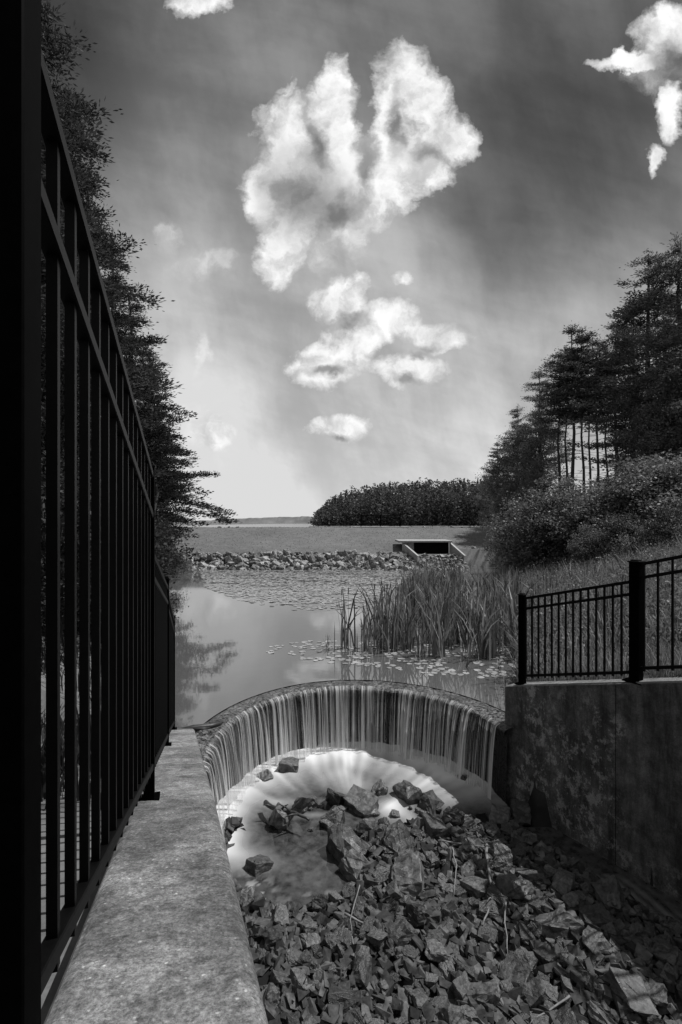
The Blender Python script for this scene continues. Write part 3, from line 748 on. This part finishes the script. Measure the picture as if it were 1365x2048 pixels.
for px, py, Y, k, w, lab in L_: tree_at(px, py, Y, PD[k], 20, lab, wide=w)
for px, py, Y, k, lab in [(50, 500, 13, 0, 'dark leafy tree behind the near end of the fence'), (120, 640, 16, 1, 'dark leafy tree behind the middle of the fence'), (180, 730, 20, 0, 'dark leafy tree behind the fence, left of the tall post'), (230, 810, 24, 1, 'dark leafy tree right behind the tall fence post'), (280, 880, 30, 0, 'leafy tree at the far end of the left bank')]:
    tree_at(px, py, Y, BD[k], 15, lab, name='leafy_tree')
x = -8.7; y = 22; plant('spreading_tree', PF[0], x, y, float(H(x, y))-.1, 1.0, .7, 'low spreading tree reaching long branches over the pond at the left', 'tree', sz=.95)
x = -11.0; y = 28; plant('spreading_tree', PF[0], x, y, float(H(x, y))-.1, 1.0, 2.7, 'second spreading tree behind the branches that overhang the pond', 'tree', sz=.95)
for i, (px, py, Y, pr, lab) in enumerate([(338, 1108, 31, BU, 'bright low bush at the left end of the riprap'), (362, 1112, 32, BU, 'second bright low bush at the left end of the riprap'), (305, 1060, 27, BK, 'dark bush on the left shore behind the fence'), (255, 1000, 20, BK, 'dark bush behind the last fence sections'),
      (200, 980, 13, BK, 'dark bush seen through the fence pickets at mid height'), (110, 900, 10, BK, 'dark bush seen through the nearest fence pickets'), (225, 1020, 16, BK, 'dark bush seen through the fence just left of the tall post'), (235, 1120, 12, BK, 'low bush on the left shore behind the lower fence')]):
    x = ray(px, Y); z = float(H(x, Y))-.1; h = max(ztop(py, Y)-z, .6); s = h/3
    plant('bush', pr[i % 2], x, Y, z, max(s, .5), i*1.1, lab, 'bush', names=('stem', 'foliage'), sz=s)
P = []; D = []
for i in range(600):
    front = i > 360
    Y = random.uniform(200, 212) if front else random.uniform(212, 260)
    px = 634+366*((i*.618034) % 1)
    top = np.interp(px, [628, 645, 665, 700, 760, 830, 900, 1000], [1034, 1016, 1000, 988, 974, 970, 966, 966])+(random.uniform(6, 50) if front else random.gauss(0, 6))
    x = ray(px, Y); h = max(ztop(min(top, 1035), Y)-1.8, 2); conic = random.random() < .4; w = random.uniform(1.5, 2.6) if conic else random.uniform(2.2, 4.0); n = 140
    q = rng.uniform(0, 1, n)**.8; a = rng.uniform(0, 6.28, n)
    rad = w*((1-q)**.8 if conic else np.sqrt(np.maximum(0, 1-(2*q-1)**2)))*rng.uniform(.4, 1.2, n)+.12
    P.append(np.stack([x+rad*np.cos(a), Y+rad*np.sin(a), 1.8+h*q], axis=1)); D.append(rng.normal(size=(n, 3))*np.array([1, 1, .5]))
P = np.concatenate(P); D = np.concatenate(D); V, Q = leafquads(P, D, rng.uniform(.6, 1.5, len(P)), rng.uniform(.35, .8, len(P)))
tag(link('distant_wood', fastmesh('distant_wood', V, Q), M['far']), 'dark mixed wood on the far shore beyond the dam', 'wood', kind='stuff')
mb = MB()
V = []; Fc = []; n = 260
for i in range(n):
    x = -700+i*4.2; pxx = 682+F*x/900
    zt_ = 3.4+900/F*(np.interp(pxx, [0, 380, 480, 560, 620, 660, 760], [20, 3, 8, 11, 12, 9, 5]))+1.6*noise.noise(Vector((x*.05, 0, 0)))+1.1*noise.noise(Vector((x*.4, 3, 0)))
    V += [(x, 880, 1.0), (x, 900, float(zt_)), (x, 960, float(zt_)-.5), (x, 1000, 1.0)]
for i in range(n-1):
    for k in range(3): a0 = i*4+k; Fc.append((a0, a0+4, a0+5, a0+1))
mb.add(V, Fc); tag(mb.build('far_hills', M['hill'], smooth=False), kind='structure')

def blades(n, sx, sy, h0, h1, w, bend, seed, base=None, z=None):
    g = np.random.default_rng(seed)
    if base is None: base = np.stack([g.normal(0, sx, n), g.normal(0, sy, n), np.zeros(n)], axis=1)
    a = g.uniform(0, 6.28, n); h = g.uniform(h0, h1, n); ben = g.uniform(0, bend, n)*h
    d = np.stack([np.cos(a), np.sin(a), np.zeros(n)], axis=1); b2 = g.uniform(0, 6.28, n); s = np.stack([np.cos(b2), np.sin(b2), np.zeros(n)], axis=1)*(w*g.uniform(.6, 1.3, n))[:, None]/2
    up = np.array([0, 0, 1.])
    V = []
    for t, wf in ((0, .8), (.4, 1), (.75, .8), (1, .08)):
        c = base+up*(h*t)[:, None]*(1-.12*t*t*(ben/h*3)[:, None]) + d*(ben*t*t)[:, None]
        V += [c-s*wf, c+s*wf]
    V = np.stack(V, axis=1).reshape(-1, 3); I = np.arange(n)[:, None]*8
    Q = np.concatenate([I+np.array([[0, 1, 3, 2]]), I+np.array([[2, 3, 5, 4]]), I+np.array([[4, 5, 7, 6]])])
    return V, Q
CT = []
for k in range(7):
    V, Q = blades(20, .16, .16, .8, 2.25, .046, .5, k)
    l = fastmesh('leaves', V, Q); l.materials.append(M['reed'])
    mb = MB()
    for j in range(2):
        x, y, h = random.gauss(0, .15), random.gauss(0, .15), random.uniform(1.4, 1.9)
        mb.tube([(x, y, 0), (x, y, h-.16)], [.006, .005], 5); mb.tube([(x, y, h-.16), (x, y, h-.14), (x, y, h-.01), (x, y, h)], [.006, .015, .015, .005], 7); mb.tube([(x, y, h), (x, y, h+.12)], [.003, .002], 4)
    hd = mb.mesh('seed_heads'); hd.materials.append(M['head']); CT.append((l, hd))
def cat_at(x, y, s, label, group=None):
    k = random.randrange(7); z = min(max(float(H(x, y)), -.12), 1.6)
    return plant('cattail_clump', CT[k], x, y, z, s, random.uniform(0, 6.28), label, 'cattails', group, ('leaves', 'seed_heads'))
cat_at(ray(692, 12.8), 12.8, .95, 'separate left-most cattail clump standing in the water')
cat_at(ray(732, 12.6), 12.6, .72, 'short cattail clump second from the left')
cat_at(ray(655, 13.0), 13.0, .25, 'tiny reed tuft alone in the water left of the cattails')
n = 0
for px, y, s in [(762, 12.9, 1.0), (785, 12.6, 1.05), (775, 13.8, 1.0), (805, 13.2, .95), (765, 14.6, .95), (745, 14.2, .7)]:
    cat_at(ray(px, y), y, s, 'tall cattail clump at the left edge of the reed bed', 'cattails at the left edge of the reed bed')
while n < 125:
    y = 11.9+16*random.random()**1.8
    lo = np.interp(y, [12, 13.5, 18, 24, 29], [790, 790, 810, 815, 835]); hi = np.interp(y, [12, 16, 22, 29], [1070, 1090, 1010, 890])
    px = random.uniform(lo, hi); x = ray(px, y)
    if y < 12.6 and px < 860: continue
    cat_at(x, y, random.uniform(.5, 1.05)*(.8 if y > 20 else 1), 'tall cattail clump in the crowded reed bed on the right of the pond', 'cattail clumps of the reed bed'); n += 1
for i in range(40):
    y = random.uniform(10, 19); px = random.uniform(1050, 1390); x = ray(px, y)
    cat_at(x, y, random.uniform(.5, .9), 'leafy reed clump growing on the bank behind the low right fence', 'reed clumps behind the right fence')
for px, y, s in [(815, 24, .8), (830, 27, .8), (850, 22, .95), (870, 25, .8), (805, 19, .6)]:
    cat_at(ray(px, y), y, s, 'outlying cattail clump in front of the concrete outlet', 'outlying cattails near the outlet')
def scatter(n, y0, y1, plo, phi, test=lambda x, y, z: True, p=1.0):
    y = y0+(y1-y0)*rng.uniform(0, 1, n*2)**p; t = rng.uniform(0, 1, n*2)
    px = np.interp(y, *plo)+t*(np.interp(y, *phi)-np.interp(y, *plo)); x = (px-682)/F*y; z = H(x, y)
    m = test(x, y, z); return np.stack([x, y, z], axis=1)[m][:n]
B1 = scatter(48000, 8.6, 34, ([8.4, 12, 20, 34], [1050, 1025, 990, 930]), ([8, 34], [1500, 1500]), lambda x, y, z: (z > -.45) & (wob(x, y, 1.7) > -.5))
V1, Q1 = blades(len(B1), 0, 0, .35, 1.35, .022, .5, 77, base=B1)
B2 = scatter(9000, 5.6, 8.4, ([5, 8.4], [1300, 1020]), ([5, 8.4], [1700, 1600]), lambda x, y, z: (x > rwx(y)+.5) & (z > -.2))
V2, Q2 = blades(len(B2), 0, 0, .2, .8, .012, .5, 78, base=B2)
tag(link('tall_grass', fastmesh('tall_grass', np.concatenate([V1, V2]), np.concatenate([Q1, Q2+len(V1)])), M['grassb']), 'tall rough grass and weeds covering the right bank', 'grass', kind='stuff')
B3 = scatter(1500, 8.3, 30, ([8.3, 12, 30], [1060, 1060, 960]), ([8, 30], [1480, 1480]), lambda x, y, z: (z > -.2) & (wob(x, y, 1.3) > -.2))
P = np.repeat(B3, 45, axis=0)+rng.normal(size=(len(B3)*45, 3))*np.array([.24, .24, .26])+np.array([0, 0, .7])
V, Q = leafquads(P, rng.normal(size=(len(P), 3)), rng.uniform(.05, .12, len(P)), rng.uniform(.02, .06, len(P)))
tag(link('leafy_weeds', fastmesh('leafy_weeds', V, Q), M['bushleaf']), 'small leafy weeds growing through the tall grass on the right bank', 'weeds', kind='stuff')
B4 = scatter(9000, 3, 34, ([3, 34], [-250, -100]), ([3, 7.3, 8, 34], [270, 330, 325, 325]), lambda x, y, z: z > -.1)
B4 = B4[(B4[:, 1] > 7.5) | (B4[:, 0] < lwL(B4[:, 1])-.2)]
V, Q = blades(len(B4), 0, 0, .2, .7, .02, .5, 79, base=B4)
tag(link('undergrowth', fastmesh('undergrowth', V, Q), M['leafdark']), 'rough undergrowth on the left bank behind the tall fence', 'grass', kind='stuff')
B5 = scatter(6000, 36.3, 49, ([35, 49], [300, 300]), ([35, 49], [1080, 1080]), lambda x, y, z: (z > .8) & ~((x > 4.2) & (x < 9.6) & (y < 38.9)) & ~((x > 1) & (x < 6.8) & (y > 46)))
V, Q = blades(len(B5), 0, 0, .02, .06, .05, .6, 80, base=B5)
tag(link('dam_grass', fastmesh('dam_grass', V, Q), M['damgrass']), 'short grass covering the slope of the dam', 'grass', kind='stuff')

def padgeo(n=12, r=1.0):
    V = [(0, 0, 0)]
    for k in range(n+1):
        t = math.radians(12+336*k/n); V.append((r*math.cos(t), r*math.sin(t), .0))
    return V, [(0, k+1, k+2) for k in range(n)]
pv, pf = padgeo(); PM = []
for k in range(3):
    me = bpy.data.meshes.new('lily_pad'); me.from_pydata([(x, y, .10*noise.noise(Vector((x+k*5, y, 0)))*(abs(x)+abs(y))) for x, y, z in pv], [], pf); me.materials.append(M['pad']); PM.append(me)
pads = []; tries = 0
while len(pads) < 297 and tries < 60000:
    tries += 1
    y = random.uniform(10.4, 13.6); px = random.uniform(525, 1040)
    lo = np.interp(y, [10.4, 11, 11.6, 12.3, 13.2, 13.6], [880, 790, 640, 530, 545, 600])
    if px < lo: continue
    x = ray(px, y)
    if noise.noise(Vector((x*1.6, y*1.6, 3))) < -.12: continue
    if math.hypot(x-CX, y-CY) < 3.15: continue
    r = random.uniform(.045, .10)
    if any((x-a)**2+(y-b)**2 < ((r+c)*.8)**2 for a, b, c in pads): continue
    pads.append((x, y, r))
for i, (x, y, r) in enumerate(pads):
    o = bpy.data.objects.new('lily_pad', PM[i % 3]); C.objects.link(o); o.location = (x, y, .008+.0004*(i % 9)); o.scale = (r, r*.92, r); o.rotation_euler = (random.uniform(-.06, .06), random.uniform(-.06, .06), random.uniform(0, 6.28))
    tag(o, 'round floating lily pad on the pond near the weir crest', 'lily pad', 'near lily pads between weir and cattails')
n = 12000; y = rng.uniform(18.5, 33.8, n); plo = np.interp(y, [18.5, 21, 25, 33.8], [560, 470, 410, 400]); px = plo+rng.uniform(0, 1, n)*(np.interp(y, [18, 34], [740, 860])-plo)
pr_ = np.clip(np.interp(y, [18.5, 20.5, 23, 34], [.05, .3, .8, 1]), 0, 1)*(wob(px*.02, y*2, 1)*.8+.75); kk = rng.uniform(0, 1, n) < pr_; y = y[kk]; px = px[kk]
x = (px-682)/F*y; rad = rng.uniform(.05, .12, len(x)); rot = rng.uniform(0, 6.28, len(x))
pvn = np.array(pv); V = np.zeros((len(x), len(pv), 3)); tilt = rng.normal(0, .08, len(x))
V[:, :, 0] = x[:, None]+rad[:, None]*(np.cos(rot)[:, None]*pvn[None, :, 0]-np.sin(rot)[:, None]*pvn[None, :, 1])
V[:, :, 1] = y[:, None]+rad[:, None]*(np.sin(rot)[:, None]*pvn[None, :, 0]+np.cos(rot)[:, None]*pvn[None, :, 1])
V[:, :, 2] = .012+rng.uniform(0, .006, len(x))[:, None]+np.abs(tilt[:, None]*rad[:, None]*pvn[None, :, 0])
Q = (np.arange(len(x))[:, None, None]*len(pv)+np.array(pf)[None]).reshape(-1, 3)
tag(link('far_lily_pads', fastmesh('far_lily_pads', V.reshape(-1, 3), Q), M['pad']), 'carpet of lily pads on the far half of the pond', 'lily pads', kind='stuff')

# ------------------------------------------------------------------ world
AZ, EL = math.radians(74), math.radians(60)
w = bpy.data.worlds.new('World'); bpy.context.scene.world = w; w.use_nodes = True
nt = w.node_tree; bg = nt.nodes['Background']
sky = nd(nt, 'ShaderNodeTexSky'); sky.sky_type = 'NISHITA'; sky.sun_disc = False; sky.sun_elevation = EL; sky.sun_rotation = AZ
bw = nd(nt, 'ShaderNodeRGBToBW'); nt.links.new(sky.outputs[0], bw.inputs[0])
tc = nd(nt, 'ShaderNodeTexCoord').outputs['Generated']
sp = nd(nt, 'ShaderNodeSeparateXYZ'); nt.links.new(tc, sp.inputs[0])
ya = mth(nt, 'MAXIMUM', sp.outputs[1], .08)
u = mth(nt, 'DIVIDE', sp.outputs[0], ya); v = mth(nt, 'DIVIDE', sp.outputs[2], ya)
cb = nd(nt, 'ShaderNodeCombineXYZ'); nt.links.new(u, cb.inputs[0]); nt.links.new(v, cb.inputs[1]); UV = cb.outputs[0]
def vm(op, a, b):
    n = nd(nt, 'ShaderNodeVectorMath', operation=op)
    for i, q in enumerate((a, b)):
        if q is None: continue
        if isinstance(q, tuple): n.inputs[i].default_value = q
        else: nt.links.new(q, n.inputs[i])
    return n
def warp(scale, amt, src, rot=0, ms=(1, 1, 1)):
    m0 = nd(nt, 'ShaderNodeMapping'); m0.inputs['Rotation'].default_value = (0, 0, rot); nt.links.new(src, m0.inputs[0])
    mp = nd(nt, 'ShaderNodeMapping'); mp.inputs['Scale'].default_value = ms; nt.links.new(m0.outputs[0], mp.inputs[0])
    wn = nd(nt, 'ShaderNodeTexNoise'); wn.inputs['Scale'].default_value = scale; wn.inputs['Detail'].default_value = 5; wn.inputs['Roughness'].default_value = .62; nt.links.new(mp.outputs[0], wn.inputs['Vector'])
    dw = vm('SUBTRACT', wn.outputs['Color'], (.5, .5, .5)).outputs[0]
    sc = nd(nt, 'ShaderNodeVectorMath', operation='SCALE'); nt.links.new(dw, sc.inputs[0]); sc.inputs['Scale'].default_value = amt
    return vm('ADD', src, sc.outputs[0]).outputs[0]
WU = warp(8, .12, UV); WS = warp(12, .07, UV)
blobs = [(585,275,58,75),(668,205,40,70),(635,340,82,95),(535,395,44,54),(558,500,42,52),(640,430,84,64),(685,310,36,70),(802,150,40,58),(842,205,40,48),(785,260,30,85),(880,280,60,50),(770,385,50,50),(825,335,62,47),
 (1275,125,60,16),(1345,75,60,42),(1345,225,24,50),(1312,320,16,28),(400,5,55,24)]
small = [(678,604,46,38),(706,684,42,38),(655,732,58,32),(725,572,16,18),(795,640,40,30),(872,672,60,21),(815,735,56,26),(835,662,40,18),(680,856,44,24),(430,862,34,28),(800,555,18,14)]
faint = [(425,865,50,60),(385,520,75,34),(335,490,26,30),(400,690,16,70),(640,500,90,40),(1320,130,70,60),(400,830,60,20)]
def field(bl, WU, k=.12, g=1.25):
    cur = None
    for (x, y, rx, ry) in bl:
        d = vm('SUBTRACT', WU, ((x-682)/F, (HZ-y)/F, 0)).outputs[0]
        d = vm('MULTIPLY', d, (F/rx/g, F/ry/g, 0)).outputs[0]
        l = vm('LENGTH', d, None).outputs['Value']; f = mth(nt, 'SUBTRACT', 1.0, l)
        cur = f if cur is None else mth(nt, 'SMOOTH_MAX', cur, f, k)
    return cur
Fm = mth(nt, 'MAXIMUM', field(blobs, WU, .14, 1.42), field(small, WS, .12, 1.45)); Ff = field(faint, WU)
ROT = -math.radians(62)
pn = noi(nt, WU, 1.0, 5, .5, (5, 13, 1), ROT)
fn = noi(nt, WU, 13, 9, .58)
den = mth(nt, 'ADD', Fm, mth(nt, 'MULTIPLY', mth(nt, 'SUBTRACT', pn, .5), .65)); den = mth(nt, 'ADD', den, mth(nt, 'MULTIPLY', mth(nt, 'SUBTRACT', fn, .5), .85))
mask = ramp(nt, den, [(.0, 0), (.18, .5), (.42, 1)])
denf = mth(nt, 'ADD', Ff, mth(nt, 'MULTIPLY', mth(nt, 'SUBTRACT', fn, .5), 1.6)); maskf = mth(nt, 'MULTIPLY', ramp(nt, denf, [(0, 0), (.9, 1)], True), .45)
core = field([(600,390,72,85),(670,430,66,55),(640,290,24,50),(790,250,16,60),(735,340,22,50),(850,305,38,24),(700,650,30,18),(655,750,36,14),(820,755,40,14),(1345,120,44,34),(850,690,40,12),(680,872,30,10)], WU, .25, 1.6)
cm = ramp(nt, mth(nt, 'ADD', core, mth(nt, 'MULTIPLY', mth(nt, 'SUBTRACT', pn, .5), .8)), [(.0, 0), (.9, 1)], True)
cl = mth(nt, 'SUBTRACT', .94, mth(nt, 'MULTIPLY', cm, .62)); cl = mth(nt, 'MULTIPLY', cl, ramp(nt, mth(nt, 'MULTIPLY_ADD', pn, .4, mth(nt, 'MULTIPLY', fn, .6)), [(.38, .62), (.6, 1.08)], True))
WV = warp(2.5, .10, UV)
va = noi(nt, WV, 1.0, 9, .58, (1.6, 6, 1), math.radians(18)); vb = noi(nt, WV, 1.0, 9, .58, (4.5, 1.4, 1), math.radians(-14)); vc = noi(nt, UV, 1.8, 8, .55)
vl = mth(nt, 'ADD', mth(nt, 'MULTIPLY', va, .25), mth(nt, 'ADD', mth(nt, 'MULTIPLY', vb, .35), mth(nt, 'MULTIPLY', vc, .40)))
vf = ramp(nt, vl, [(.40, .76), (.60, 1.38)], True)
el = ramp(nt, mth(nt, 'MULTIPLY', v, .8), [(0, .76), (.12, .64), (.28, .48), (.44, .36), (.68, .24), (.9, .17)])
dk = ramp(nt, field([(1110,270,250,260),(990,420,110,150)], WV, .3, 1.6), [(0, 1), (.8, .42)], True)
dk2 = ramp(nt, field([(60,60,220,260)], WV, .3, 1.6), [(0, 1), (.8, .4)], True)
br = ramp(nt, field([(580,60,120,130),(420,640,140,200),(700,500,240,110)], WV, .3, 1.6), [(0, 1), (.8, 1.2)], True)
side = mth(nt, 'SUBTRACT', 1.0, mth(nt, 'MULTIPLY', mth(nt, 'MULTIPLY', u, u), .42), None, True)
side = mth(nt, 'MAXIMUM', side, .5)
bwn = mth(nt, 'MINIMUM', mth(nt, 'MULTIPLY', bw.outputs[0], .1), 1.0)
bwn = mth(nt, 'MULTIPLY_ADD', bwn, .35, .85)
base = mth(nt, 'MULTIPLY', mth(nt, 'MULTIPLY', el, side), mth(nt, 'MULTIPLY', vf, bwn))
base = mth(nt, 'MULTIPLY', base, mth(nt, 'MULTIPLY', br, mth(nt, 'MULTIPLY', dk, dk2)))
base = mth(nt, 'MINIMUM', base, .72)
mm = mth(nt, 'MAXIMUM', mask, maskf)
front = mth(nt, 'ADD', mth(nt, 'MULTIPLY', base, mth(nt, 'SUBTRACT', 1.0, mm)), mth(nt, 'MULTIPLY', mm, cl))
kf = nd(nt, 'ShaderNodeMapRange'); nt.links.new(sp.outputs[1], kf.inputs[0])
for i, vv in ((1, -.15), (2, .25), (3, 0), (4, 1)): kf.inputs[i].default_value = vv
back = ramp(nt, noi(nt, tc, 2.5, 6, .6), [(.35, .32), (.65, .56)])  # brighter sky behind the camera, added as fill for surfaces facing it
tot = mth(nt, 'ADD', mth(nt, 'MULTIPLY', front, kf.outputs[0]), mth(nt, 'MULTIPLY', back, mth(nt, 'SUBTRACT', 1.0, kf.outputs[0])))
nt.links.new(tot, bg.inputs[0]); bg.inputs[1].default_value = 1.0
try: w.cycles.sampling_method = 'MANUAL'; w.cycles.sample_map_resolution = 512
except Exception: pass

sun = bpy.data.lights.new('sun', 'SUN'); sun.energy = 4.9; sun.angle = math.radians(.53)
so = bpy.data.objects.new('sun', sun); C.objects.link(so)
dv = Vector((math.sin(AZ)*math.cos(EL), math.cos(AZ)*math.cos(EL), math.sin(EL)))
so.rotation_euler = dv.to_track_quat('Z', 'Y').to_euler(); so.location = dv*30

cam = bpy.data.cameras.new('camera'); cam.sensor_fit = 'VERTICAL'; cam.sensor_height = 36; cam.lens = 36*F/2048
cam.shift_y = (HZ-1024)/2048; cam.clip_start = .05; cam.clip_end = 6000
co = bpy.data.objects.new('camera', cam); C.objects.link(co); co.location = (0, 0, EYE); co.rotation_euler = (math.radians(90), 0, 0)
sc_ = bpy.context.scene; sc_.camera = co
sc_.view_settings.view_transform = 'Standard'; sc_.view_settings.look = 'None'; sc_.view_settings.exposure = 0
